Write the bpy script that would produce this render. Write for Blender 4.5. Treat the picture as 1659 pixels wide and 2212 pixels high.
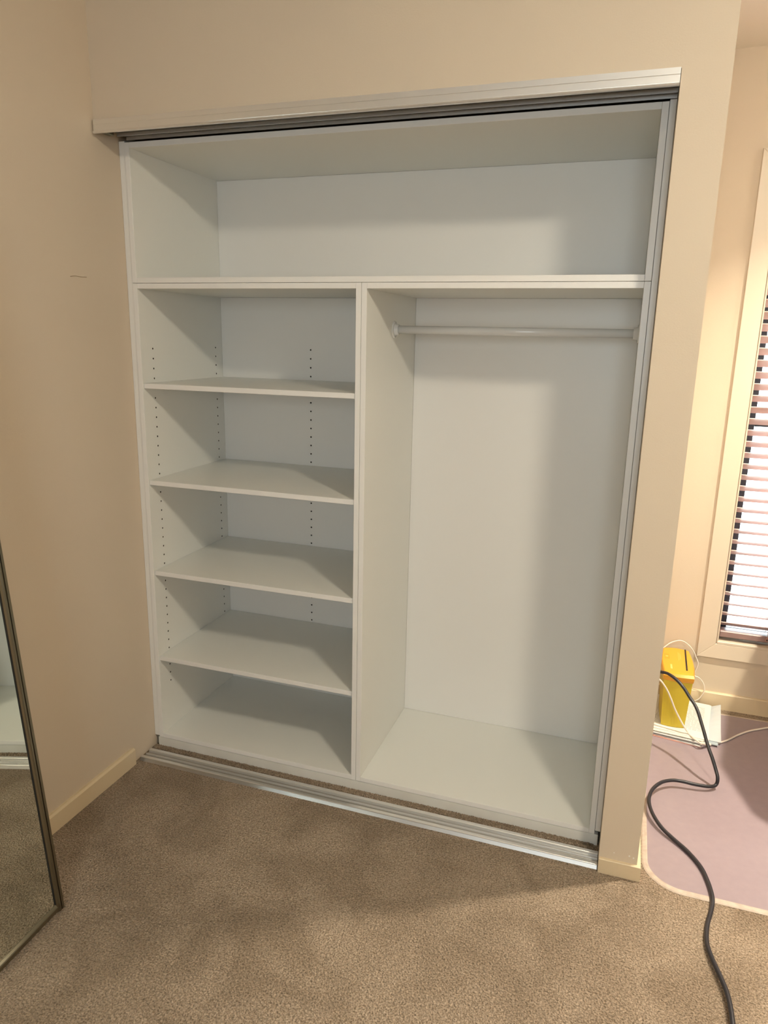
import bpy, bmesh, math, random
from mathutils import Vector, Matrix
random.seed(7)
for o in list(bpy.data.objects): bpy.data.objects.remove(o, do_unlink=True)
scene = bpy.context.scene
COL = scene.collection

# ------------------------------------------------------------------ camera
CAM = Vector((1.5352, -1.8806, 1.4779)); YAW, PITCH, ROLL, FPX = 0.3239, -0.2398, 0.0205, 1556.9
fw = Vector((-math.sin(YAW)*math.cos(PITCH), math.cos(YAW)*math.cos(PITCH), math.sin(PITCH)))
rt0 = Vector((math.cos(YAW), math.sin(YAW), 0)); up0 = rt0.cross(fw)
rt = rt0*math.cos(ROLL) + up0*math.sin(ROLL); up = -rt0*math.sin(ROLL) + up0*math.cos(ROLL)
cd = bpy.data.cameras.new('camera'); cam = bpy.data.objects.new('camera', cd); COL.objects.link(cam)
cd.sensor_fit = 'HORIZONTAL'; cd.sensor_width = 36; cd.lens = 36*FPX/1659; cd.clip_start = .02
M = Matrix((rt, up, -fw)).transposed().to_4x4(); M.translation = CAM
cam.matrix_world = M
scene.camera = cam

# ------------------------------------------------------------------ world, exposure
world = bpy.data.worlds.new('daylight'); scene.world = world; world.use_nodes = True
bg = world.node_tree.nodes['Background']
bg.inputs[0].default_value = (0.88, 0.935, 1.0, 1); bg.inputs[1].default_value = 14.0
scene.view_settings.view_transform = 'Standard'; scene.view_settings.look = 'None'
scene.view_settings.exposure = 0.45; scene.view_settings.gamma = 1; scene.view_settings.use_curve_mapping = False
GLOW_A, GLOW_C, POWER_B = 188.0, 112.0, 24.5        # radiance of the opal bedroom light and the added nook fill, watts of the nook downlight
WARM = (1.0, 0.895, 0.71)
def portal(loc, rot, sx, sy):                      # sky portals in the two window openings
    l = bpy.data.lights.new('window_portal', 'AREA'); l.shape = 'RECTANGLE'; l.size = sx; l.size_y = sy
    l.cycles.is_portal = True
    o = bpy.data.objects.new('window_portal', l); COL.objects.link(o); o.location = loc; o.rotation_euler = rot
portal((2.47, 1.29, 1.18), (-math.pi/2, 0, 0), 1.02, 1.8)
portal((1.7, -3.74, 1.6), (math.pi/2, 0, 0), .9, .9)

# ------------------------------------------------------------------ materials
def mat(name, col, rough=.6, metal=0, spec=.5, noise=None, bump=None, coat=0):
    m = bpy.data.materials.new(name); m.use_nodes = True; nt = m.node_tree; b = nt.nodes['Principled BSDF']
    b.inputs['Base Color'].default_value = (*col, 1); b.inputs['Roughness'].default_value = rough
    b.inputs['Metallic'].default_value = metal; b.inputs['Specular IOR Level'].default_value = spec
    b.inputs['Coat Weight'].default_value = coat
    tc = nt.nodes.new('ShaderNodeTexCoord')
    if noise:                                       # (scale, second colour, contrast)
        n = nt.nodes.new('ShaderNodeTexNoise'); n.inputs['Scale'].default_value = noise[0]; n.inputs['Detail'].default_value = 4
        nt.links.new(tc.outputs['Object'], n.inputs['Vector'])
        r = nt.nodes.new('ShaderNodeValToRGB'); r.color_ramp.elements[0].position = .5-noise[2]; r.color_ramp.elements[1].position = .5+noise[2]
        r.color_ramp.elements[0].color = (*col, 1); r.color_ramp.elements[1].color = (*noise[1], 1)
        nt.links.new(n.outputs['Fac'], r.inputs['Fac']); nt.links.new(r.outputs['Color'], b.inputs['Base Color'])
    if bump:                                        # (scale, strength, distance)
        n = nt.nodes.new('ShaderNodeTexNoise'); n.inputs['Scale'].default_value = bump[0]; n.inputs['Detail'].default_value = 3
        nt.links.new(tc.outputs['Object'], n.inputs['Vector'])
        bp = nt.nodes.new('ShaderNodeBump'); bp.inputs['Strength'].default_value = bump[1]; bp.inputs['Distance'].default_value = bump[2]
        nt.links.new(n.outputs['Fac'], bp.inputs['Height']); nt.links.new(bp.outputs['Normal'], b.inputs['Normal'])
    return m
def emit(name, col, s):
    m = bpy.data.materials.new(name); m.use_nodes = True; nt = m.node_tree
    e = nt.nodes.new('ShaderNodeEmission'); e.inputs[0].default_value = (*col, 1); e.inputs[1].default_value = s
    nt.links.new(e.outputs[0], nt.nodes['Material Output'].inputs[0]); return m
def glass_mat():
    m = bpy.data.materials.new('window_glass'); m.use_nodes = True; nt = m.node_tree; nt.nodes.remove(nt.nodes['Principled BSDF'])
    t = nt.nodes.new('ShaderNodeBsdfTransparent'); t.inputs[0].default_value = (.94, .97, .96, 1)
    g = nt.nodes.new('ShaderNodeBsdfGlossy'); g.inputs['Roughness'].default_value = .02
    f = nt.nodes.new('ShaderNodeFresnel'); f.inputs[0].default_value = 1.45
    x = nt.nodes.new('ShaderNodeMixShader')
    nt.links.new(f.outputs[0], x.inputs[0]); nt.links.new(t.outputs[0], x.inputs[1]); nt.links.new(g.outputs[0], x.inputs[2])
    nt.links.new(x.outputs[0], nt.nodes['Material Output'].inputs[0]); return m
def carpet_mat(name):
    m = bpy.data.materials.new(name); m.use_nodes = True; nt = m.node_tree; b = nt.nodes['Principled BSDF']
    b.inputs['Roughness'].default_value = .95; b.inputs['Specular IOR Level'].default_value = .1
    b.inputs['Sheen Weight'].default_value = .25; b.inputs['Sheen Roughness'].default_value = .5; b.inputs['Sheen Tint'].default_value = (.9, .75, .55, 1)
    tc = nt.nodes.new('ShaderNodeTexCoord')
    def nz(scale, det, dist=0):
        n = nt.nodes.new('ShaderNodeTexNoise'); n.inputs['Scale'].default_value = scale; n.inputs['Detail'].default_value = det
        n.inputs['Distortion'].default_value = dist; nt.links.new(tc.outputs['Object'], n.inputs['Vector']); return n
    fine = nz(230, 2, .5); mid = nz(6, 2, .5); big = nz(1.8, 1)
    vor = nt.nodes.new('ShaderNodeTexVoronoi'); vor.inputs['Scale'].default_value = 210; vor.inputs['Randomness'].default_value = 1
    nt.links.new(tc.outputs['Object'], vor.inputs['Vector'])
    def ramp(src, p0, c0, p1, c1):
        r = nt.nodes.new('ShaderNodeValToRGB'); r.color_ramp.elements[0].position = p0; r.color_ramp.elements[1].position = p1
        r.color_ramp.elements[0].color = (*c0, 1); r.color_ramp.elements[1].color = (*c1, 1); nt.links.new(src, r.inputs['Fac']); return r
    base = ramp(mid.outputs['Fac'], .36, (.320, .246, .181), .64, (.435, .344, .262))
    fr = ramp(fine.outputs['Fac'], .34, (.48, .45, .41), .66, (1.25, 1.25, 1.25))
    br = ramp(big.outputs['Fac'], .35, (.86, .85, .84), .65, (1.08, 1.08, 1.08))
    def mul(a, c):
        x = nt.nodes.new('ShaderNodeMix'); x.data_type = 'RGBA'; x.blend_type = 'MULTIPLY'; x.inputs[0].default_value = 1
        nt.links.new(a, x.inputs[6]); nt.links.new(c, x.inputs[7]); return x.outputs[2]
    nt.links.new(mul(mul(base.outputs[0], fr.outputs[0]), br.outputs[0]), b.inputs['Base Color'])
    add = nt.nodes.new('ShaderNodeMath'); add.operation = 'SUBTRACT'
    nt.links.new(fine.outputs['Fac'], add.inputs[0]); nt.links.new(vor.outputs['Distance'], add.inputs[1])
    bp = nt.nodes.new('ShaderNodeBump'); bp.inputs['Strength'].default_value = .9; bp.inputs['Distance'].default_value = .006
    nt.links.new(add.outputs[0], bp.inputs['Height']); nt.links.new(bp.outputs['Normal'], b.inputs['Normal'])
    return m
def paper_mat(name, col, print_col, lines):
    # printed text lines: stripes across the sheet, broken into words by noise
    m = mat(name, col, .7, spec=.3); nt = m.node_tree; b = nt.nodes['Principled BSDF']
    tc = nt.nodes.new('ShaderNodeTexCoord'); sp = nt.nodes.new('ShaderNodeSeparateXYZ'); nt.links.new(tc.outputs['Object'], sp.inputs[0])
    def math_(op, a, bb):
        n = nt.nodes.new('ShaderNodeMath'); n.operation = op
        for i, v in enumerate((a, bb)):
            if v is None: continue
            if isinstance(v, (int, float)): n.inputs[i].default_value = v
            else: nt.links.new(v, n.inputs[i])
        return n.outputs[0]
    fr = math_('FRACT', math_('MULTIPLY', sp.outputs[1], lines), None)
    stripe = math_('LESS_THAN', fr, .32)
    mp = nt.nodes.new('ShaderNodeMapping'); mp.inputs['Scale'].default_value = (60, 9, 1); nt.links.new(tc.outputs['Object'], mp.inputs[0])
    nz = nt.nodes.new('ShaderNodeTexNoise'); nz.inputs['Scale'].default_value = 3; nt.links.new(mp.outputs[0], nz.inputs['Vector'])
    words = math_('GREATER_THAN', nz.outputs['Fac'], .42)
    inx = math_('MULTIPLY', math_('GREATER_THAN', sp.outputs[0], -.09), math_('LESS_THAN', sp.outputs[0], .085))
    iny = math_('MULTIPLY', math_('GREATER_THAN', sp.outputs[1], -.10), math_('LESS_THAN', sp.outputs[1], .115))
    k = math_('MULTIPLY', math_('MULTIPLY', stripe, words), math_('MULTIPLY', inx, iny))
    mx = nt.nodes.new('ShaderNodeMix'); mx.data_type = 'RGBA'; nt.links.new(math_('MULTIPLY', k, .6), mx.inputs[0])
    mx.inputs[6].default_value = (*col, 1); mx.inputs[7].default_value = (*print_col, 1)
    nt.links.new(mx.outputs[2], b.inputs['Base Color']); return m

MW = mat('cream_wall_paint', (.65, .55, .43), .75, spec=.25, noise=(3, (.665, .565, .44), .2), bump=(260, .12, .002))
MSK = mat('cream_gloss_trim_paint', (.71, .58, .39), .32, spec=.5)
MARCH = mat('window_trim_paint', (.69, .60, .48), .35, spec=.5)
MCEIL = mat('ceiling_paint', (.80, .77, .71), .85, spec=.2)
MCAR = carpet_mat('brown_carpet')
MMEL = mat('white_melamine', (.81, .805, .755), .33, spec=.45, noise=(900, (.84, .835, .785), .25), bump=(700, .05, .001))
MEDGE = mat('white_edge_banding', (.83, .81, .775), .38, spec=.45)
MHOLE = mat('shaded_chipboard', (.05, .035, .02), .9)  # board inside the peg holes; their shade is put into the dark colour
MKICK = mat('white_kickboard', (.77, .76, .71), .4, noise=(9, (.70, .68, .62), .22))
MALU = mat('satin_aluminium', (.86, .85, .83), .36, metal=.85, noise=(1.5, (.83, .82, .80), .3))
MALD = mat('aluminium_channel', (.52, .51, .49), .42, metal=1.0)
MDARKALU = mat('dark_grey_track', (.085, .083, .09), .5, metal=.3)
MBRONZE = mat('champagne_door_frame', (.27, .245, .18), .36, metal=1.0)
MSEAL = mat('black_rubber_seal', (.012, .011, .01), .6)
MMIR = mat('mirror_silver', (.80, .84, .78), .012, metal=1.0)
MBACK = mat('mirror_back_board', (.25, .22, .18), .8)
MROD = mat('white_enamel_rod', (.80, .79, .77), .22, spec=.6)
MSLAT = mat('glare_lit_timber_slat', (.58, .41, .37), .33, noise=(14, (.64, .46, .42), .25))  # paler than the rail's brown: overexposed glare put into the slat colour
MRAIL = mat('brown_timber_rail', (.27, .18, .17), .38, noise=(14, (.32, .215, .205), .25))
MBEAD = mat('brown_plug', (.42, .24, .20), .4)
MFRAME = mat('dark_window_aluminium', (.020, .022, .032), .4)
MGLASS = glass_mat()
MCORD = mat('blind_cord', (.55, .42, .36), .8)
MYEL = mat('yellow_bin_plastic', (.60, .46, .035), .42, spec=.5)
MORA = mat('orange_yellow_lid_plastic', (.72, .34, .022), .36, spec=.5)
MORL = mat('pale_orange_print', (.86, .52, .14), .4)
MORD = mat('orange_outline', (.45, .24, .03), .5)
MBLK = mat('black_rubber_cable', (.016, .016, .022), .42, spec=.55)
MSLOT = mat('black_slot', (.01, .008, .006), .6)
MWCAB = mat('white_cable', (.78, .70, .62), .45)
MMAT = mat('translucent_mauve_vinyl', (.29, .232, .258), .30, spec=.5, noise=(40, (.31, .248, .273), .2), bump=(500, .10, .001))
MRIM = mat('clear_vinyl_rim', (.44, .36, .30), .25, spec=.6, noise=(60, (.54, .45, .38), .2))
PAP = [paper_mat('printed_paper', (.70, .69, .66), (.10, .10, .12), 95), paper_mat('cream_paper', (.72, .69, .61), (.3, .25, .2), 40),
       mat('plain_paper', (.70, .69, .67), .7, noise=(30, (.66, .65, .64), .2)), mat('blue_grey_folder', (.36, .43, .47), .5), mat('pink_paper_edge', (.86, .45, .36), .7), mat('plastic_sleeve', (.55, .59, .62), .2)]
MDESK = mat('brown_desk_laminate', (.30, .19, .12), .45); MLEG = mat('grey_desk_leg', (.3, .3, .31), .4, metal=.8)
MLAMP = mat('white_lamp_trim', (.85, .84, .82), .4)
MFENCE = mat('pale_blue_fence', (.56, .66, .69), .7, noise=(25, (.68, .78, .80), .2))
MCONC = mat('pale_concrete', (.85, .84, .82), .9)
MSCUFF = mat('scuff_grey', (.36, .27, .16), .8)

# ------------------------------------------------------------------ builders
def world_loc(p):
    v = Vector((0, 0, 0))
    while p is not None: v = v + p.location; p = p.parent
    return v
def obj(name, bm, m, parent=None, local=False, smooth=False):
    """one bmesh -> one mesh object; coordinates are world unless local"""
    if parent is not None and not local: bmesh.ops.translate(bm, verts=bm.verts, vec=-world_loc(parent))
    me = bpy.data.meshes.new(name); bmesh.ops.recalc_face_normals(bm, faces=bm.faces); bm.to_mesh(me); bm.free()
    for mm in (m if isinstance(m, (list, tuple)) else [m]): me.materials.append(mm)
    if smooth:
        for p in me.polygons: p.use_smooth = True
    o = bpy.data.objects.new(name, me); COL.objects.link(o); o.parent = parent
    return o
def solid(name, bm, m, kind=None, smooth=False):
    """top-level mesh with its origin at its base centre"""
    xs = [v.co.x for v in bm.verts]; ys = [v.co.y for v in bm.verts]; zs = [v.co.z for v in bm.verts]
    c = Vector(((min(xs)+max(xs))/2, (min(ys)+max(ys))/2, min(zs))); bmesh.ops.translate(bm, verts=bm.verts, vec=-c)
    o = obj(name, bm, m, None, True, smooth); o.location = c
    if kind: o['kind'] = kind
    return o
def tag(o, label, cat, group=None):
    o['label'] = label; o['category'] = cat
    if group: o['group'] = group
    return o
def thing(name, label, cat, loc, group=None, rot=None):
    o = bpy.data.objects.new(name, None); COL.objects.link(o); o.location = loc; o.empty_display_size = .05
    if rot: o.rotation_euler = rot
    return tag(o, label, cat, group)
def add_box(bm, x0, x1, y0, y1, z0, z1, bev=0.0):
    t = bmesh.new(); bmesh.ops.create_cube(t, size=1)
    for v in t.verts: v.co = Vector((x0+(v.co.x+.5)*(x1-x0), y0+(v.co.y+.5)*(y1-y0), z0+(v.co.z+.5)*(z1-z0)))
    if bev: bmesh.ops.bevel(t, geom=t.edges[:], offset=bev, segments=1, affect='EDGES')
    me = bpy.data.meshes.new('t'); t.to_mesh(me); t.free(); bm.from_mesh(me); bpy.data.meshes.remove(me); return bm
def box(*a, bev=0.0): return add_box(bmesh.new(), *a, bev=bev)
def add_prism(bm, pts, axis, a0, a1):
    """closed 2-D outline swept along an axis. axis x: pts=(y,z); y: (x,z); z: (x,y)"""
    f = {'x': lambda p, a: (a, p[0], p[1]), 'y': lambda p, a: (p[0], a, p[1]), 'z': lambda p, a: (p[0], p[1], a)}[axis]
    A = [bm.verts.new(f(p, a0)) for p in pts]; B = [bm.verts.new(f(p, a1)) for p in pts]; n = len(pts)
    for i in range(n): bm.faces.new((A[i], A[(i+1) % n], B[(i+1) % n], B[i]))
    bm.faces.new(A[::-1]); bm.faces.new(B); return bm
def prism(pts, axis, a0, a1): return add_prism(bmesh.new(), pts, axis, a0, a1)
def add_cyl(bm, p0, p1, r0, r1=None, seg=20, cap=True):
    r1 = r0 if r1 is None else r1; p0, p1 = Vector(p0), Vector(p1); d = (p1-p0).normalized()
    u = d.orthogonal().normalized(); w = d.cross(u); A = []; B = []
    for i in range(seg):
        a = 2*math.pi*i/seg; c = u*math.cos(a)+w*math.sin(a); A.append(bm.verts.new(p0+c*r0)); B.append(bm.verts.new(p1+c*r1))
    for i in range(seg): bm.faces.new((A[i], A[(i+1) % seg], B[(i+1) % seg], B[i]))
    if cap: bm.faces.new(A[::-1]); bm.faces.new(B)
    return bm
def smooth_path(pts, n=6):
    P = [Vector(p) for p in pts]; out = []
    for i in range(len(P)-1):
        a = P[max(i-1, 0)]; b = P[i]; c = P[i+1]; d = P[min(i+2, len(P)-1)]
        for k in range(n):
            t = k/n; out.append(.5*((2*b)+(c-a)*t+(2*a-5*b+4*c-d)*t*t+(3*b-a-3*c+d)*t**3))
    out.append(P[-1]); return out
def tube(pts, r, seg=10, n=6):
    bm = bmesh.new(); P = smooth_path(pts, n); rings = []; u = None
    for i, p in enumerate(P):
        d = (P[min(i+1, len(P)-1)]-P[max(i-1, 0)]).normalized()
        u = d.orthogonal().normalized() if u is None else (u-d*u.dot(d)).normalized()
        w = d.cross(u); rings.append([bm.verts.new(p+(u*math.cos(2*math.pi*k/seg)+w*math.sin(2*math.pi*k/seg))*r) for k in range(seg)])
    for A, B in zip(rings, rings[1:]):
        for k in range(seg): bm.faces.new((A[k], A[(k+1) % seg], B[(k+1) % seg], B[k]))
    bm.faces.new(rings[0][::-1]); bm.faces.new(rings[-1]); return bm
def pix(px, py, axis, val):
    """a point read off the photograph at a known depth or height"""
    d = fw + rt*((px-829.5)/FPX) - up*((py-1106)/FPX); t = (val-CAM[axis])/d[axis]; return CAM + d*t

# ------------------------------------------------------------------ measured dimensions (metres)
YC, YB = .1025, .5924                    # cabinet front, back panel face
XS, XI, XD1, XD2, XD3, XR1, XR2 = .0219, .038, .7727, .7888, .805, 1.5403, 1.5559
ZK, ZB, ZM1, ZM2, ZM3, ZT, ZT2 = .0382, .0544, 1.6058, 1.6222, 1.6387, 2.0101, 2.0264
T = .016; G = .0005
SHELF = [1.3125, .9932, .6756, .357]; YSH = .1077
Z0, YH1, YH2, XHB = 1.4219, .1649, .5468, .4089
XP1, XP2 = 1.5723, 1.6762                # opening edge and right face of the pier
ZF = 2.0618; CEIL = 2.465; WY = 1.154; XR, YR = 4.0, -3.6

# ------------------------------------------------------------------ the room
solid('floor', box(-.12, XR+.12, YR-.12, WY+.12, -.1, 0), MCAR, 'structure')
solid('ceiling', box(-.12, XR+.12, YR-.12, WY+.12, CEIL, CEIL+.1), MCEIL, 'structure')
wl = solid('wall_left', box(-.12, 0, YR, WY+.12, 0, CEIL), MW, 'structure')
bm = box(0, XP2, 0, .09, ZF, CEIL); add_box(bm, XP1, XP2, 0, .09, 0, ZF); add_box(bm, XP1, XP2, .09, WY, 0, CEIL)
wc_ = solid('wall_closet', bm, MW, 'structure')
solid('wall_closet_back', box(0, XP1, .612, .70, 0, CEIL), MW, 'structure')
solid('wall_right', box(XR, XR+.12, YR, WY+.12, 0, CEIL), MW, 'structure')
# scuff on the left wall
bm = tube([pix(152, 597, 0, .0004), pix(163, 596, 0, .0004), pix(174, 598, 0, .0004), pix(187, 598.5, 0, .0004)], .0009, 6, 3)
obj('scuff_mark', bm, MSCUFF, wl)
for px_, py_, r_ in ((1326.5, 1842, .0018), (1359.5, 1849.5, .0024), (1368.5, 1854, .0024)):     # chips in the paint low on the pier
    c = pix(px_, py_, 1, 0); obj('paint_chip', add_cyl(bmesh.new(), (c.x, -.0004, c.z), (c.x, .001, c.z), r_, seg=9), MCEIL, wc_)
# walls with a window opening
WX0, WX1, WZ0, WZ1 = 1.962, 2.98, .289, 2.072
bm = box(XP2, WX0, WY, WY+.12, 0, CEIL); add_box(bm, WX1, XR, WY, WY+.12, 0, CEIL)
add_box(bm, WX0, WX1, WY, WY+.12, 0, WZ0); add_box(bm, WX0, WX1, WY, WY+.12, WZ1, CEIL)
solid('wall_window', bm, MW, 'structure')
RX0, RX1, RZ0, RZ1 = 1.25, 2.15, 1.15, 2.05
bm = box(0, RX0, YR-.12, YR, 0, CEIL); add_box(bm, RX1, XR, YR-.12, YR, 0, CEIL)
add_box(bm, RX0, RX1, YR-.12, YR, 0, RZ0); add_box(bm, RX0, RX1, YR-.12, YR, RZ1, CEIL)
solid('wall_rear', bm, MW, 'structure')
# skirting boards
def skirt(pts_out, h, t): return [(0, 0), (t, 0), (t, h-.004), (t-.004, h), (0, h)]
H = .062; pr = [(0, 0), (.014, 0), (.014, H-.006), (.008, H), (0, H)]
bm = prism(pr, 'y', -3.59, -.024)
solid('baseboard_left', bm, MSK, 'structure')
hp, tp = .0455, .0105
bm = bmesh.new()
# wraps the pier: front run with a mitred outside corner, then along the nook side
def pier_profile(off): return [(off, 0), (off+tp, 0), (off+tp, hp-.003), (off+tp-.002, hp), (off, hp)]
prof = [(0, 0), (tp, 0), (tp, hp-.0015), (tp-.0015, hp), (0, hp)]
A = [bm.verts.new((XP1+.001, -o, z)) for o, z in prof]; B = [bm.verts.new((XP2+o, -o, z)) for o, z in prof]; C = [bm.verts.new((XP2+o, WY-.012, z)) for o, z in prof]
for P_, Q_ in ((A, B), (B, C)):
    for i in range(5): bm.faces.new((P_[i], P_[(i+1) % 5], Q_[(i+1) % 5], Q_[i]))
bm.faces.new(A[::-1]); bm.faces.new(C)
solid('baseboard_closet', bm, MSK, 'structure')
bm = prism([(WY, 0), (WY-.012, 0), (WY-.012, .066), (WY-.009, .070), (WY, .070)], 'x', XP2+.013, XR)
solid('baseboard_window', bm, MSK, 'structure')

# ------------------------------------------------------------------ nook window
w1 = bpy.data.objects.new('window_1', None); COL.objects.link(w1); w1.location = (2.47, WY, WZ0); w1['kind'] = 'structure'
AX0, AX1, AZ0, AZ1 = 1.892, 3.05, .222, 2.142; at = .0105
def arch(name, pts, sl):       # mitred architrave board, thin at the inner edge
    bm = bmesh.new(); F_ = [bm.verts.new((x, WY-d, z)) for (x, z), d in zip(pts, sl)]; Bk = [bm.verts.new((x, WY, z)) for x, z in pts]
    bm.faces.new(F_); bm.faces.new(Bk[::-1])
    for i in range(4): bm.faces.new((F_[i], F_[(i+1) % 4], Bk[(i+1) % 4], Bk[i]))
    bmesh.ops.recalc_face_normals(bm, faces=bm.faces)
    bmesh.ops.bevel(bm, geom=[e for e in bm.edges if all(abs(v.co.y-WY) > .005 for v in e.verts)], offset=.0016, segments=1, affect='EDGES')
    obj(name, bm, MARCH, w1)
io, oo = at-.003, at
arch('architrave', [(AX0, AZ0), (WX0-.004, WZ0-.004), (WX0-.004, WZ1+.004), (AX0, AZ1)], (oo, io, io, oo))
arch('architrave', [(AX1, AZ0), (WX1+.004, WZ0-.004), (WX1+.004, WZ1+.004), (AX1, AZ1)], (oo, io, io, oo))
arch('architrave', [(AX0, AZ0), (AX1, AZ0), (WX1+.004, WZ0-.004), (WX0-.004, WZ0-.004)], (oo, oo, io, io))
arch('architrave', [(AX0, AZ1), (AX1, AZ1), (WX1+.004, WZ1+.004), (WX0-.004, WZ1+.004)], (oo, oo, io, io))
# timber reveal lining the opening
obj('reveal', box(WX0-.001, WX0+.004, WY-.006, WY+.115, WZ0, WZ1), MARCH, w1); obj('reveal', box(WX1-.004, WX1+.001, WY-.006, WY+.115, WZ0, WZ1), MARCH, w1)
obj('window_sill', box(WX0, WX1, WY-.008, WY+.115, WZ0-.004, WZ0+.006, bev=.001), MARCH, w1); obj('reveal', box(WX0, WX1, WY-.006, WY+.115, WZ1-.004, WZ1+.001), MARCH, w1)
fy0, fy1 = WY+.085, WY+.118; fx0, fx1, fz0, fz1 = WX0+.004, WX1-.004, WZ0+.006, WZ1-.004; fwid = .034
for a in ((fx0, fx0+fwid, fz0, fz1), (fx1-fwid, fx1, fz0, fz1)): obj('frame_stile', box(a[0], a[1], fy0, fy1, a[2], a[3], bev=.001), MFRAME, w1)
for a in ((fz0, fz0+fwid), (fz1-fwid, fz1)): obj('frame_rail', box(fx0+fwid, fx1-fwid, fy0, fy1, a[0], a[1], bev=.001), MFRAME, w1)
zm = pix(1622, 911, 1, WY+.1)[2]
obj('frame_mullion', box(fx0+fwid, fx1-fwid, fy0-.004, fy1, zm-.016, zm+.016, bev=.001), MFRAME, w1)
for a in ((fz0+fwid, zm-.016), (zm+.016, fz1-fwid)): obj('pane', box(fx0+fwid, fx1-fwid, WY+.103, WY+.107, *a), MGLASS, w1)
# rear window
w2 = bpy.data.objects.new('window_2', None); COL.objects.link(w2); w2.location = (1.7, YR, RZ0); w2['kind'] = 'structure'
for a in ((RX0, RX0+.05, RZ0, RZ1), (RX1-.05, RX1, RZ0, RZ1), (1.675, 1.725, RZ0, RZ1)): obj('frame_stile', box(a[0], a[1], YR-.08, YR-.04, a[2], a[3]), MFRAME, w2)
for a in ((RZ0, RZ0+.05), (RZ1-.05, RZ1)): obj('frame_rail', box(RX0+.05, RX1-.05, YR-.08, YR-.04, *a), MFRAME, w2)
for a in ((RX0+.05, 1.675), (1.725, RX1-.05)): obj('pane', box(a[0], a[1], YR-.062, YR-.058, RZ0+.05, RZ1-.05), MGLASS, w2)
for a in ((RX0-.07, RX0, RZ0-.07, RZ1+.07), (RX1, RX1+.07, RZ0-.07, RZ1+.07)): obj('architrave', box(a[0], a[1], YR, YR+.016, a[2], a[3]), MARCH, w2)
for a in ((RZ0-.07, RZ0), (RZ1, RZ1+.07)): obj('architrave', box(RX0, RX1, YR, YR+.016, *a), MARCH, w2)

# outside: paving and a pale fence
solid('ground_outside', box(-4, 9, WY+.12, 9, -.25, -.2), MCONC, 'structure')
fn = thing('fence', 'pale blue-grey metal fence seen between the blind slats', 'fence', (3, 5.2, -.2))
pts = []; n = 60
for i in range(n+1):
    x = -1+9*i/n; pts.append((x, 5.2+(.02 if i % 2 else -.02)))
obj('fence_sheet', prism(pts+[(x, y+.01) for x, y in pts[::-1]], 'z', -.2, 1.48), MFENCE, fn)
obj('top_rail', box(-1, 8, 5.16, 5.25, 1.46, 1.51), MFENCE, fn)

# ------------------------------------------------------------------ wardrobe carcasses
def board(parent, name, x0, x1, y0, y1, z0, z1, m=None):
    o = obj(name, box(x0, x1, y0, y1, z0, z1, bev=.0007), [m or MMEL, MEDGE], parent)
    for p in o.data.polygons:                      # the front edge carries edge banding
        if p.normal.y < -.6: p.material_index = 1
    return o
def peg_holes(o, centres, axis):
    """drill blind 5 mm holes into a board"""
    bm = bmesh.new(); off = world_loc(o.parent) if o.parent else Vector()
    for c in centres:
        c = Vector(c)-off; d = Vector((.009, 0, 0)) if axis == 'x' else Vector((0, .009, 0))
        add_cyl(bm, c-d, c+d, .0031, seg=10)
    me = bpy.data.meshes.new('cutter'); bmesh.ops.recalc_face_normals(bm, faces=bm.faces); bm.to_mesh(me); bm.free(); me.materials.append(MHOLE)
    cu = bpy.data.objects.new('cutter', me); COL.objects.link(cu); cu.parent = o.parent
    md = o.modifiers.new('holes', 'BOOLEAN'); md.operation = 'DIFFERENCE'; md.object = cu; md.solver = 'EXACT'; md.material_mode = 'TRANSFER'
    bpy.context.view_layer.update(); dg = bpy.context.evaluated_depsgraph_get()
    new = bpy.data.meshes.new_from_object(o.evaluated_get(dg)); o.modifiers.clear(); o.data = new
    bpy.data.objects.remove(cu, do_unlink=True); bpy.data.meshes.remove(me)
def carcass(name, label, x0, x1, z0, z1):
    t = thing(name, label, 'cabinet', ((x0+x1)/2, (YC+YB)/2, z0))
    yb = YB+T; a, b = x0+G, x1-G
    l = board(t, 'side_panel', a, a+T, YC, yb, z0+G, z1-G); r = board(t, 'side_panel', b-T, b, YC, yb, z0+G, z1-G)
    board(t, 'top_panel', a+T+.0002, b-T-.0002, YC, yb, z1-G-T, z1-G); board(t, 'bottom_panel', a+T+.0002, b-T-.0002, YC, yb, z0+G, z0+G+T)
    bk = board(t, 'back_panel', a+T+.0004, b-T-.0004, YB, yb-.001, z0+T+.0008, z1-T-.0008)
    return t, l, bk
carcass('top_cupboard', 'long white open top cupboard across the wardrobe, just under the head track', XS, XR2, ZM2, ZT2)
su, side, back = carcass('shelving_unit', 'white wardrobe shelving unit with four adjustable shelves and peg holes', XS, XD2, ZK, ZM2)
carcass('hanging_unit', 'tall white open wardrobe bay with the hanging rail inside', XD2, XR2, ZK, ZM2)
zs = [Z0-.032*i for i in range(38)]
peg_holes(side, [(XI, YH1, z) for z in zs]+[(XI, YH2, z) for z in zs], 'x'); peg_holes(back, [(XHB, YB, z) for z in zs if True], 'y')
for z in SHELF: board(su, 'shelf', XI+.0012, XD1-.0022, YSH, YB-.002, z-T, z)
# scribe fillers, kickboard
f1 = solid('filler_strip', box(.0008, XS-.0004, YC+.003, YC+.019, ZK+.003, ZT2+.004, bev=.0006), MEDGE)
tag(f1, 'narrow white filler strip between the left wall and the shelving unit', 'filler strip')
f2 = solid('filler_strip', box(XR2+.0004, XP1-.0008, YC+.003, YC+.019, ZK+.010, ZT2+.004, bev=.0006), MEDGE)
tag(f2, 'narrow white filler strip between the hanging bay and the right pier', 'filler strip')
k = solid('kickboard', box(XS-.006, XP1-.006, YC+.0015, YC+.0175, .0, ZK-.0012, bev=.0006), MKICK)
tag(k, 'low white scuffed kickboard running under the wardrobe units', 'kickboard')

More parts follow.
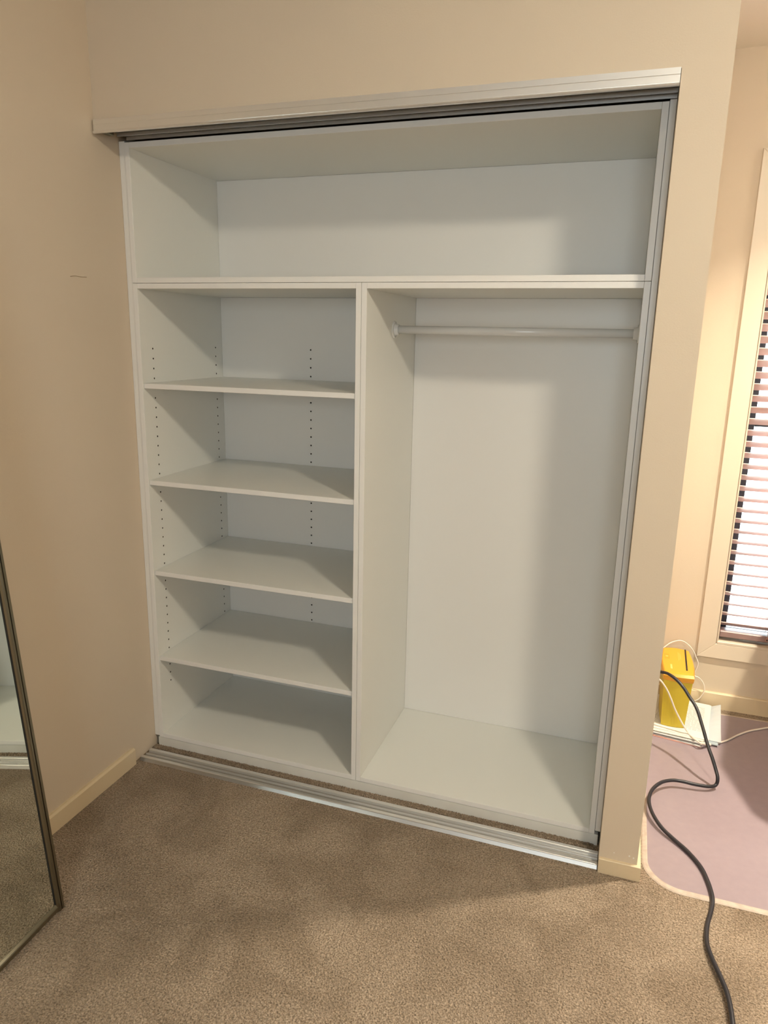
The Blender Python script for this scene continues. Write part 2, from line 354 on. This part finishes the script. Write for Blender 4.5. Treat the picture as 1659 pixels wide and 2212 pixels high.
# hanging rail
rl = thing('clothes_rail', 'white round hanging rail across the tall wardrobe bay', 'rail', ((XD3+XR1)/2, .36, 1.485))
zr, yr_ = 1.4975, .36
obj('rod', add_cyl(bmesh.new(), (XD3+.012, yr_, zr), (XR1-.012, yr_, zr), .0125, seg=28), MROD, rl, smooth=True)
for x, s in ((XD3, 1), (XR1, -1)):
    bm = bmesh.new(); add_cyl(bm, (x+s*.0004, yr_, zr), (x+s*.004, yr_, zr), .027, .025, 28); add_cyl(bm, (x+s*.004, yr_, zr), (x+s*.016, yr_, zr), .018, .0165, 28)
    e = obj('end_socket', bm, MROD, rl)
    for dz in (.0215, -.0215):
        obj('screw', add_cyl(bmesh.new(), (x+s*.004, yr_, zr+dz), (x+s*.0052, yr_, zr+dz), .003, seg=10), MALD, e)

# ------------------------------------------------------------------ sliding door tracks
ht = thing('head_track', 'satin aluminium sliding door head track above the wardrobe opening', 'track', (.79, .03, 2.02))
hx0, hx1 = .008, XP1-.0015
obj('fascia', prism([(-.003, 2.0605), (-.012, 2.0605), (-.0125, 2.047), (-.0120, 2.0462), (-.0122, 2.0455), (-.0128, 2.031), (-.0125, 2.0302), (-.0150, 2.0292), (-.0165, 2.0262), (-.0150, 2.0235), (-.009, 2.0232), (-.009, 2.031), (-.003, 2.031)], 'x', hx0, hx1), MALU, ht)
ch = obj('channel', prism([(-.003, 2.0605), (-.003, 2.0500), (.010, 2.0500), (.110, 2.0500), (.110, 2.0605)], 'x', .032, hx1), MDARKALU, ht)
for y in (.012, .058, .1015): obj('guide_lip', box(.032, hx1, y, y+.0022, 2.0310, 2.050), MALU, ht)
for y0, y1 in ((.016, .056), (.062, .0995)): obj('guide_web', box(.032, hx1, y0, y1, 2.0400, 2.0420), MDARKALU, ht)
obj('end_bracket', box(.012, .030, .004, .050, 2.030, 2.060, bev=.002), MBRONZE, ht)
ft = thing('floor_track', 'double aluminium floor track along the front of the wardrobe', 'track', (.79, .035, 0))
tx0, tx1 = .012, XP1-.002
obj('base_plate', box(tx0, tx1, .004, .066, .0005, .0040), MALD, ft)
def ridge(y0, y1, h, name='ridge', m=None): obj(name, prism([(y0, .004), (y0+.001, h-.0012), (y0+.0025, h), (y1-.0025, h), (y1-.001, h-.0012), (y1, .004)], 'x', tx0, tx1), m or MALU, ft)
ridge(.004, .0185, .0125); ridge(.0505, .066, .0125); ridge(.0330, .0362, .0095, 'centre_fin')
obj('front_lip', prism([(-.0015, .0005), (.0045, .010), (.0045, .0005)], 'x', tx0, tx1), MALD, ft)
# ragged carpet edge between the track and the kickboard
random.seed(3); bm = bmesh.new(); nx, ny = 900, 9; grid = []
for i in range(nx+1):
    x = .014+(XP1-.016-.014)*i/nx; row = []; e = random.uniform(-.0022, .0022)+.0025*math.sin(i*.11)*random.random()
    for j in range(ny+1):
        v = j/ny; y = .0675+e*(1-v)*1.0+(YC+.001-.0675)*v; h = .0045+.006*math.sin(math.pi*min(1, v*1.5+.12))+random.uniform(-.0018, .0018)
        row.append(bm.verts.new((x, y, 0.0005 if j == 0 else h)))
    grid.append(row)
for i in range(nx):
    for j in range(ny): bm.faces.new((grid[i][j], grid[i+1][j], grid[i+1][j+1], grid[i][j+1]))
ce = obj('carpet_edge', bm, MCAR); ce['kind'] = 'stuff'
tag(ce, 'ragged brown carpet edge between the floor track and the kickboard', 'carpet')

# ------------------------------------------------------------------ mirrored sliding door leaning on the left wall
ya, le = math.radians(-2.55), math.radians(4.47); DW, DH, DT = .80, 2.02, .028
out = Vector((math.cos(ya), -math.sin(ya), 0)); ex = Vector((-math.sin(ya), -math.cos(ya), 0)); ez = Vector((0, 0, 1))*math.cos(le)-out*math.sin(le); en = ex.cross(ez)
dd = thing('mirror_door', 'tall mirrored sliding door in a thin metal frame leaning against the left wall', 'mirror door', (0, 0, 0))
base = pix(137, 1958, 2, 0)
nrm = ez.cross(ex)
if nrm.x < 0: nrm = -nrm
# local axes: x along the base towards the camera, y = thickness (mirror face at y=0, back positive), z up the door
Md = Matrix((ex, -nrm, ez)).transposed().to_4x4(); Md.translation = base+Vector((0, 0, .0002+DT*math.sin(le))); dd.matrix_world = Md
sw = .024; pf = .006
def dp(name, bm, m, parent=dd): return obj(name, bm, m, parent, local=True)
dp('mirror_panel', box(sw-.004, DW-sw+.004, 0, .004, sw-.004, DH-sw+.004), MMIR); dp('back_board', box(sw-.004, DW-sw+.004, .0042, .010, sw-.004, DH-sw+.004), MBACK)
stile = [(0, -pf+.002), (.002, -pf), (.009, -pf), (.0100, -pf+.004), (.0125, -pf+.004), (.0135, -pf-.001), (.0175, -pf-.001), (.019, -pf+.002), (sw, -.0006), (sw, 0), (sw-.004, 0), (sw-.004, .0105), (sw, .0105), (sw, DT-pf), (.002, DT-pf), (0, DT-pf-.002)]
dp('stile', prism(stile, 'z', .0, DH), MBRONZE); dp('stile', prism([(DW-x, y) for x, y in stile], 'z', .0, DH), MBRONZE)
dp('seal', box(sw-.0002, sw+.0022, -.0022, -.0002, sw, DH-sw), MSEAL); dp('seal', box(DW-sw-.0022, DW-sw+.0002, -.0022, -.0002, sw, DH-sw), MSEAL)
rail = [(-pf+.003, .004), (-pf, .006), (-pf, .014), (-pf-.0015, .0150), (-pf-.0015, .0175), (-pf+.001, .019), (-.0008, sw), (0, sw), (0, sw-.004), (.0105, sw-.004), (.0105, sw), (DT-pf, sw), (DT-pf, .004)]
dp('rail', prism(rail, 'x', sw+.0012, DW-sw-.0012), MBRONZE); dp('rail', prism([(y, DH-z) for y, z in rail], 'x', sw+.0012, DW-sw-.0012), MBRONZE)

# ------------------------------------------------------------------ venetian blind
bl = thing('venetian_blind', 'brown timber venetian blind hanging in the nook window', 'blind', (2.47, WY+.04, WZ0))
bx0, bx1, by = WX0+.0075, WX1-.0075, WY+.036
zb0 = pix(1560, 1345, 1, by)[2]; zb1 = pix(1560, 1371, 1, by)[2]
br = obj('bottom_rail', box(bx0, bx1, by-.026, by+.026, zb1, zb1+.026, bev=.003), MRAIL, bl)
ztop = 2.03; pitch = .0435; ns = int((ztop-.03-(zb1+.045))/pitch); tl = math.radians(31); me = None
for i in range(ns):
    z = zb1+.052+pitch*i
    if me is None:
        bm = bmesh.new(); N = 6; top = []; bot = []
        for j in range(N+1):
            s = -1+2*j/N; top.append((s*.025, .0016-.0018*s*s)); bot.append((s*.025, -.0014-.0018*s*s))
        pp = [(a*math.cos(tl)+b*math.sin(tl), -a*math.sin(tl)+b*math.cos(tl)) for a, b in top+bot[::-1]]
        add_prism(bm, pp, 'x', -(bx1-bx0)/2, (bx1-bx0)/2)
        so = obj('slat', bm, MSLAT, bl, local=True); me = so.data
    else:
        so = bpy.data.objects.new('slat', me); COL.objects.link(so); so.parent = bl
    so.location = Vector(((bx0+bx1)/2, by, z))-bl.location
obj('head_rail', box(bx0, bx1, by-.03, by+.03, ztop, WZ1-.005, bev=.002), MRAIL, bl)
for x in (2.143, 2.47, 2.797):
    for dy in (-.0255, .0255): obj('ladder_cord', add_cyl(bmesh.new(), (x, by+dy, zb1+.02), (x, by+dy, ztop), .0009, seg=6), MCORD, bl)
    bm = bmesh.new(); add_cyl(bm, (x, by-.026, zb1+.0125), (x, by-.0295, zb1+.0125), .0085, .007, 16); pl = obj('cord_plug', bm, MBEAD, br)
    obj('plug_hole', add_cyl(bmesh.new(), (x, by-.0295, zb1+.0125), (x, by-.0300, zb1+.0125), .003, seg=10), MSLOT, bl)

# ------------------------------------------------------------------ chair mat on the carpet
mx0, mx1, my0, my1, rad = 1.693, 3.0, -.022, 1.105, .11
def outline(d):
    pts = []
    for cx, cy, a0 in ((mx1-rad, my0+rad, -90), (mx1-rad, my1-rad, 0), (mx0+rad, my1-rad, 90), (mx0+rad, my0+rad, 180)):
        for i in range(13):
            a = math.radians(a0+90*i/12); pts.append((cx+(rad-d)*math.cos(a), cy+(rad-d)*math.sin(a)))
    return pts
cm = thing('chair_mat', 'mauve translucent vinyl chair mat on the carpet beside the pier', 'chair mat', (2.35, .54, 0))
obj('mat_sheet', prism(outline(.016), 'z', .0004, .0042), MMAT, cm)
bm = bmesh.new(); rings = [[bm.verts.new((x, y, z)) for x, y in outline(d)] for d, z in ((.0163, .0044), (.013, .0046), (.004, .0032), (0, .0006), (.0163, .0005))]; n = len(rings[0])
for a in range(5):
    for i in range(n): bm.faces.new((rings[a][i], rings[a][(i+1) % n], rings[(a+1) % 5][(i+1) % n], rings[(a+1) % 5][i]))
obj('bevelled_rim', bm, MRIM, cm)

# ------------------------------------------------------------------ pile of papers
def sheet(cx, cy, w, h, rz, z0, th, m, label, group='papers piled under the yellow shredder', curl=0, cut=0):
    bm = bmesh.new(); nx, ny = 6, 8; tp_, bt = [], []
    for i in range(nx+1):
        a, b = [], []
        for j in range(ny+1):
            u, v = i/nx-.5, j/ny-.5; x, y = u*w, v*h
            z = curl*max(0, (u-.36)/.14)**2*max(0, v*2+.3)+random.uniform(0, .0003)
            a.append(bm.verts.new((x, y, z+th))); b.append(bm.verts.new((x, y, z)))
        tp_.append(a); bt.append(b)
    for i in range(nx):
        for j in range(ny):
            bm.faces.new((tp_[i][j], tp_[i+1][j], tp_[i+1][j+1], tp_[i][j+1])); bm.faces.new((bt[i][j], bt[i][j+1], bt[i+1][j+1], bt[i+1][j]))
    for i in range(nx):
        bm.faces.new((tp_[i][0], bt[i][0], bt[i+1][0], tp_[i+1][0])); bm.faces.new((tp_[i][ny], tp_[i+1][ny], bt[i+1][ny], bt[i][ny]))
    for j in range(ny):
        bm.faces.new((tp_[0][j], tp_[0][j+1], bt[0][j+1], bt[0][j])); bm.faces.new((tp_[nx][j], bt[nx][j], bt[nx][j+1], tp_[nx][j+1]))
    o = obj('paper_bundle', bm, m, None, True); o.location = (cx, cy, z0); o.rotation_euler = (0, 0, math.radians(rz))
    return tag(o, label, 'papers', group)
z = .0046
for cx, cy, w, h, rz, th, m, lab, cu in [
    (1.815, .965, .235, .315, -9, .0030, PAP[4], 'pink-edged leaflet at the bottom of the paper pile', 0),
    (1.828, .968, .230, .320, -12, .0030, PAP[2], 'white bundle low in the paper pile, its front corner sticking out', 0),
    (1.860, .972, .235, .300, -4, .0028, PAP[3], 'blue-grey folder in the paper pile, showing at the right edge', 0),
    (1.884, .985, .216, .285, -5, .0022, PAP[5], 'clear plastic sleeve curling up at the back right of the pile', .013),
    (1.822, .962, .226, .310, -8, .0034, PAP[2], 'thick white bundle in the middle of the paper pile', 0),
    (1.838, .975, .222, .310, -6, .0026, PAP[0], 'printed sheets near the top of the pile, right of the shredder', 0),
    (1.822, .965, .222, .305, -7, .0026, PAP[1], 'cream sheets directly beneath the yellow shredder', 0),
    ]:
    sheet(cx, cy, w, h, rz, z, th, m, lab, curl=cu); z += th+.0006
top = sheet(1.842, .972, .212, .296, -8, z, .0014, PAP[0], 'topmost printed page of the paper pile, text lines facing up')
PZ = z+.0018

# ------------------------------------------------------------------ yellow shredder
sh = thing('paper_shredder', 'yellow plastic paper shredder with an orange lid standing on the papers', 'shredder', (1.81, .99, PZ))
def barrel(w0, w1, y0, y1, cx, bul, n=9, fb=.006):
    """plan outline with bulging sides and a bowed front"""
    pts = []
    for i in range(n+1):
        t = i/n; pts.append((cx-w0/2+w0*t, y0-fb*math.sin(math.pi*t)))
    for i in range(1, n+1):
        t = i/n; w = (w0+(w1-w0)*t)/2+bul*math.sin(math.pi*t); pts.append((cx+w, y0+(y1-y0)*t))
    for i in range(1, n+1):
        t = i/n; pts.append((cx+w1/2-w1*t, y1+.012*math.sin(math.pi*t)))
    for i in range(1, n):
        t = 1-i/n; w = (w0+(w1-w0)*t)/2+bul*math.sin(math.pi*t); pts.append((cx-w, y0+(y1-y0)*t))
    return pts
def loft(levels, m, name, parent, bev=0):
    bm = bmesh.new(); R = [[bm.verts.new((x, y, z)) for x, y in pts] for pts, z in levels]; n = len(R[0])
    for A, B in zip(R, R[1:]):
        for i in range(n): bm.faces.new((A[i], A[(i+1) % n], B[(i+1) % n], B[i]))
    bm.faces.new(R[0][::-1]); bm.faces.new(R[-1]); return obj(name, bm, m, parent)
LZ = .258
body = loft([(barrel(.083, .083, .872, 1.085, 1.8075, .003), PZ), (barrel(.0845, .0845, .870, 1.087, 1.8075, .004), PZ+.004), (barrel(.103, .100, .862, 1.098, 1.8075, .006), LZ-.033)], MYEL, 'bin', sh)
lid = loft([(barrel(.106, .102, .860, 1.100, 1.8075, .006), LZ-.033), (barrel(.108, .103, .857, 1.102, 1.8075, .007), LZ-.026), (barrel(.110, .104, .855, 1.104, 1.8075, .008), LZ-.012), (barrel(.104, .096, .864, 1.098, 1.8075, .008), LZ-.003), (barrel(.098, .090, .874, 1.092, 1.8075, .008), LZ)], MORA, 'lid', sh)
pz = lambda x, y: pix(1400+x/8.506, 1370+y/8.506, 2, LZ)
a, b = pz(680, 285), pz(714, 672)
bm = bmesh.new(); dx = .003; add_prism(bm, [(a.x-dx, a.y), (b.x-dx, b.y), (b.x+dx, b.y), (a.x+dx, a.y)], 'z', LZ-.004, LZ+.0006); obj('paper_slot', bm, MSLOT, lid)
c = pz(345, 402); bm = bmesh.new(); s1, s2 = .0085, .020
for q in ((c.x-s1, c.x+s1, c.y-s2, c.y-s2+.0016), (c.x-s1, c.x+s1, c.y+s2-.0016, c.y+s2), (c.x-s1, c.x-s1+.001, c.y-s2, c.y+s2), (c.x+s1-.001, c.x+s1, c.y-s2, c.y+s2)): add_box(bm, *q, LZ-.001, LZ+.0005)
btn = obj('button_outline', bm, MORD, lid); obj('button', add_cyl(bmesh.new(), (c.x, c.y, LZ-.001), (c.x, c.y, LZ+.0012), .005, seg=16), MORL, lid)
for k_ in range(3):
    c = pz(545+k_*22, 330+k_*18); d = pz(555+k_*22, 480-k_*10); bm = box(c.x-.0006, c.x+.0006, min(c.y, d.y), max(c.y, d.y), LZ-.0005, LZ+.0004); obj('printed_line', bm, MORL, lid)
c = pz(428, 590); obj('badge', box(c.x-.0035, c.x+.0035, c.y-.021, c.y+.021, LZ-.0005, LZ+.0005, bev=.0004), MORL, lid)

# ------------------------------------------------------------------ cables
C3 = lambda x, y: (1350+x/5.369, 1340+y/5.369)
C5 = lambda x, y: (1150+x/3.2593, 1650+y/3.2593)
C4 = lambda x, y: (1400+x/8.506, 1370+y/8.506)
R1 = .0058
pts = []
seq = [(400, 597), (470, 608), (520, 630), (600, 690), (680, 780), (750, 890), (810, 980), (850, 1070), (880, 1170), (910, 1270), (940, 1380), (970, 1480), (1010, 1590), (1050, 1720), (1075, 1830)]
for i, q in enumerate(seq): pts.append(pix(*C3(*q), 1, .80-.265*(i/(len(seq)-1))))
for q_ in pts: q_.z = max(q_.z, .02)
for x, y, zz in [(1292, 148, .022), (1245, 160, .022), (1150, 146, .026), (1060, 125, .030), (985, 116, .033), (910, 130, .036), (850, 175, .036), (822, 235, .034), (827, 300, .030), (862, 380, .024), (920, 460, .018), (1000, 535, .013), (1080, 605, .0112), (1150, 680, .0108), (1200, 750, .0108), (1240, 840, .0108), (1265, 925, .0106), (1268, 985, .0075), (1255, 1050, .007), (1235, 1120, .007), (1226, 1200, .008), (1233, 1280, .010), (1270, 1380, .013), (1320, 1490, .015), (1370, 1610, .016), (1396, 1720, .017), (1411, 1832, .016), (1420, 1960, .012), (1450, 2150, .007), (1540, 2400, .007), (1680, 2650, .007)]:
    pts.append(pix(*C5(x, y), 2, zz))
tag(solid('power_cable', tube(pts, R1, 10, 5), MBLK, smooth=True), 'thick black cable looping over the chair mat and across the carpet', 'cable')
pts = []
seq = [(380, 668), (400, 685), (440, 730), (490, 810), (530, 900), (580, 1030), (640, 1150), (690, 1240)]
for i, q in enumerate(seq): pts.append(pix(*C3(*q), 1, .845-.015*i/7))
pts[-1].z = max(pts[-1].z, PZ+.004)
for x, y, zz in [(740, 1310, PZ+.004), (800, 1370, PZ+.003), (880, 1425, PZ+.002), (950, 1440, .018), (1010, 1440, .0085), (1100, 1420, .0085), (1200, 1385, .0085), (1300, 1335, .0085), (1420, 1290, .0085), (1540, 1265, .0085), (1700, 1240, .0085), (1900, 1230, .0085)]: pts.append(pix(*C3(x, y), 2, zz))
wc = thing('white_cable', 'white cable hanging over the shredder and running right across the mat', 'cable', (1.9, .8, .005))
obj('cord', tube(pts, .0034, 8, 5), MWCAB, wc, smooth=True)
obj('connector', add_cyl(bmesh.new(), pts[10], pts[12].lerp(pts[11], .4), .006, .0055, 12), MWCAB, wc)
pts = [pix(*C4(x, y), 1, yy) for x, y, yy in [(230, 300, 1.10), (285, 250, 1.105), (400, 165, 1.115), (500, 128, 1.125), (600, 118, 1.128), (680, 150, 1.130), (760, 215, 1.130), (830, 310, 1.130), (880, 420, 1.130), (915, 520, 1.130), (905, 590, 1.130), (862, 690, 1.130), (845, 740, 1.130), (860, 768, 1.130), (930, 800, 1.130), (990, 860, 1.130), (1030, 950, 1.130), (1030, 1040, 1.130), (990, 1120, 1.130), (930, 1190, 1.130), (850, 1230, 1.130), (800, 1250, 1.130)]]
tag(solid('thin_white_cable', tube(pts, .0024, 8, 5), MWCAB, smooth=True), 'thin white cord curling behind the yellow shredder', 'cable')

# ------------------------------------------------------------------ desk to the right, outside the picture, whose shadow falls on the mat
LB = Vector((2.5, .48, 2.40)); DZ = .72
def under(px, py): q = pix(px, py, 2, .004); return LB+(q-LB)*((LB.z-DZ)/(LB.z-.004))
e1, e2, e3 = under(1659, 1782), under(1622, 1759), under(1549, 1650)
dk = thing('desk', 'brown laminate desk just right of the picture, shading the chair mat', 'desk', (2.6, .7, .0042))
out_pts = [(2.165, .93), (e3.x, e3.y), (e2.x, e2.y), (e1.x, e1.y), (e1.x+.5, e1.y+.09), (3.3, .55), (3.3, 1.10), (2.20, 1.10)]
obj('desk_top', prism(out_pts, 'z', DZ-.025, DZ), MDESK, dk)
for x, y in ((2.75, .55), (2.75, 1.02), (3.2, .6), (3.2, 1.02)): obj('leg', box(x-.02, x+.02, y-.02, y+.02, .0046, DZ-.025), MLEG, dk)

# ------------------------------------------------------------------ ceiling lights
def ceiling_light(loc, glow, label, r, h):
    """surface-mounted round light: base ring and a glowing opal dome"""
    t = thing('ceiling_light', label, 'ceiling light', (loc.x, loc.y, CEIL))
    n = 32; bm = bmesh.new(); add_cyl(bm, (loc.x, loc.y, CEIL-.0004), (loc.x, loc.y, CEIL-.014), r+.012, r+.008, n); obj('base_ring', bm, MLAMP, t)
    bm = bmesh.new(); rings = []
    for k in range(7):
        a = math.pi/2*k/7; rings.append([bm.verts.new((loc.x+r*math.cos(a)*math.cos(2*math.pi*i/n), loc.y+r*math.cos(a)*math.sin(2*math.pi*i/n), CEIL-.0145-h*math.sin(a))) for i in range(n)])
    for A, B in zip(rings, rings[1:]):
        for i in range(n): bm.faces.new((A[i], A[(i+1) % n], B[(i+1) % n], B[i]))
    bm.faces.new(rings[0][::-1]); bm.faces.new(rings[-1]); obj('opal_dome', bm, emit('opal_glow', WARM, glow), t)
ceiling_light(Vector((2.29, -1.39, CEIL)), GLOW_A, 'round opal ceiling light over the bedroom, right of the camera', .115, .06)
ceiling_light(Vector((3.0, .77, CEIL)), GLOW_C, 'unseen round opal light added at the far end of the nook to brighten its walls', .09, .05)  # unseen fill, added to lighten the upper nook walls and ceiling
def downlight(loc, power, label, spread, r=.045):
    t = thing('downlight', label, 'ceiling light', (loc.x, loc.y, CEIL)); n = 32; bm = bmesh.new(); rings = []
    for rr, z in ((r, CEIL-.001), (r, CEIL-.008), (r+.014, CEIL-.006), (r+.018, CEIL-.0004), (r, CEIL-.0004)):
        rings.append([bm.verts.new((loc.x+rr*math.cos(2*math.pi*i/n), loc.y+rr*math.sin(2*math.pi*i/n), z)) for i in range(n)])
    for a in range(len(rings)-1):
        for i in range(n): bm.faces.new((rings[a][i], rings[a][(i+1) % n], rings[a+1][(i+1) % n], rings[a+1][i]))
    obj('trim_ring', bm, MLAMP, t)
    obj('diffuser', add_cyl(bmesh.new(), (loc.x, loc.y, CEIL-.0008), (loc.x, loc.y, CEIL-.004), r-.001, seg=n), emit('downlight_glow', WARM, 20), t)
    l = bpy.data.lights.new('downlight_lamp', 'AREA'); l.shape = 'DISK'; l.size = 2*r; l.energy = power; l.color = WARM; l.spread = math.radians(spread)
    o = bpy.data.objects.new('downlight_lamp', l); COL.objects.link(o); o.parent = t; o.location = (0, 0, -.009)
downlight(LB, POWER_B, 'recessed downlight over the window nook', 110)
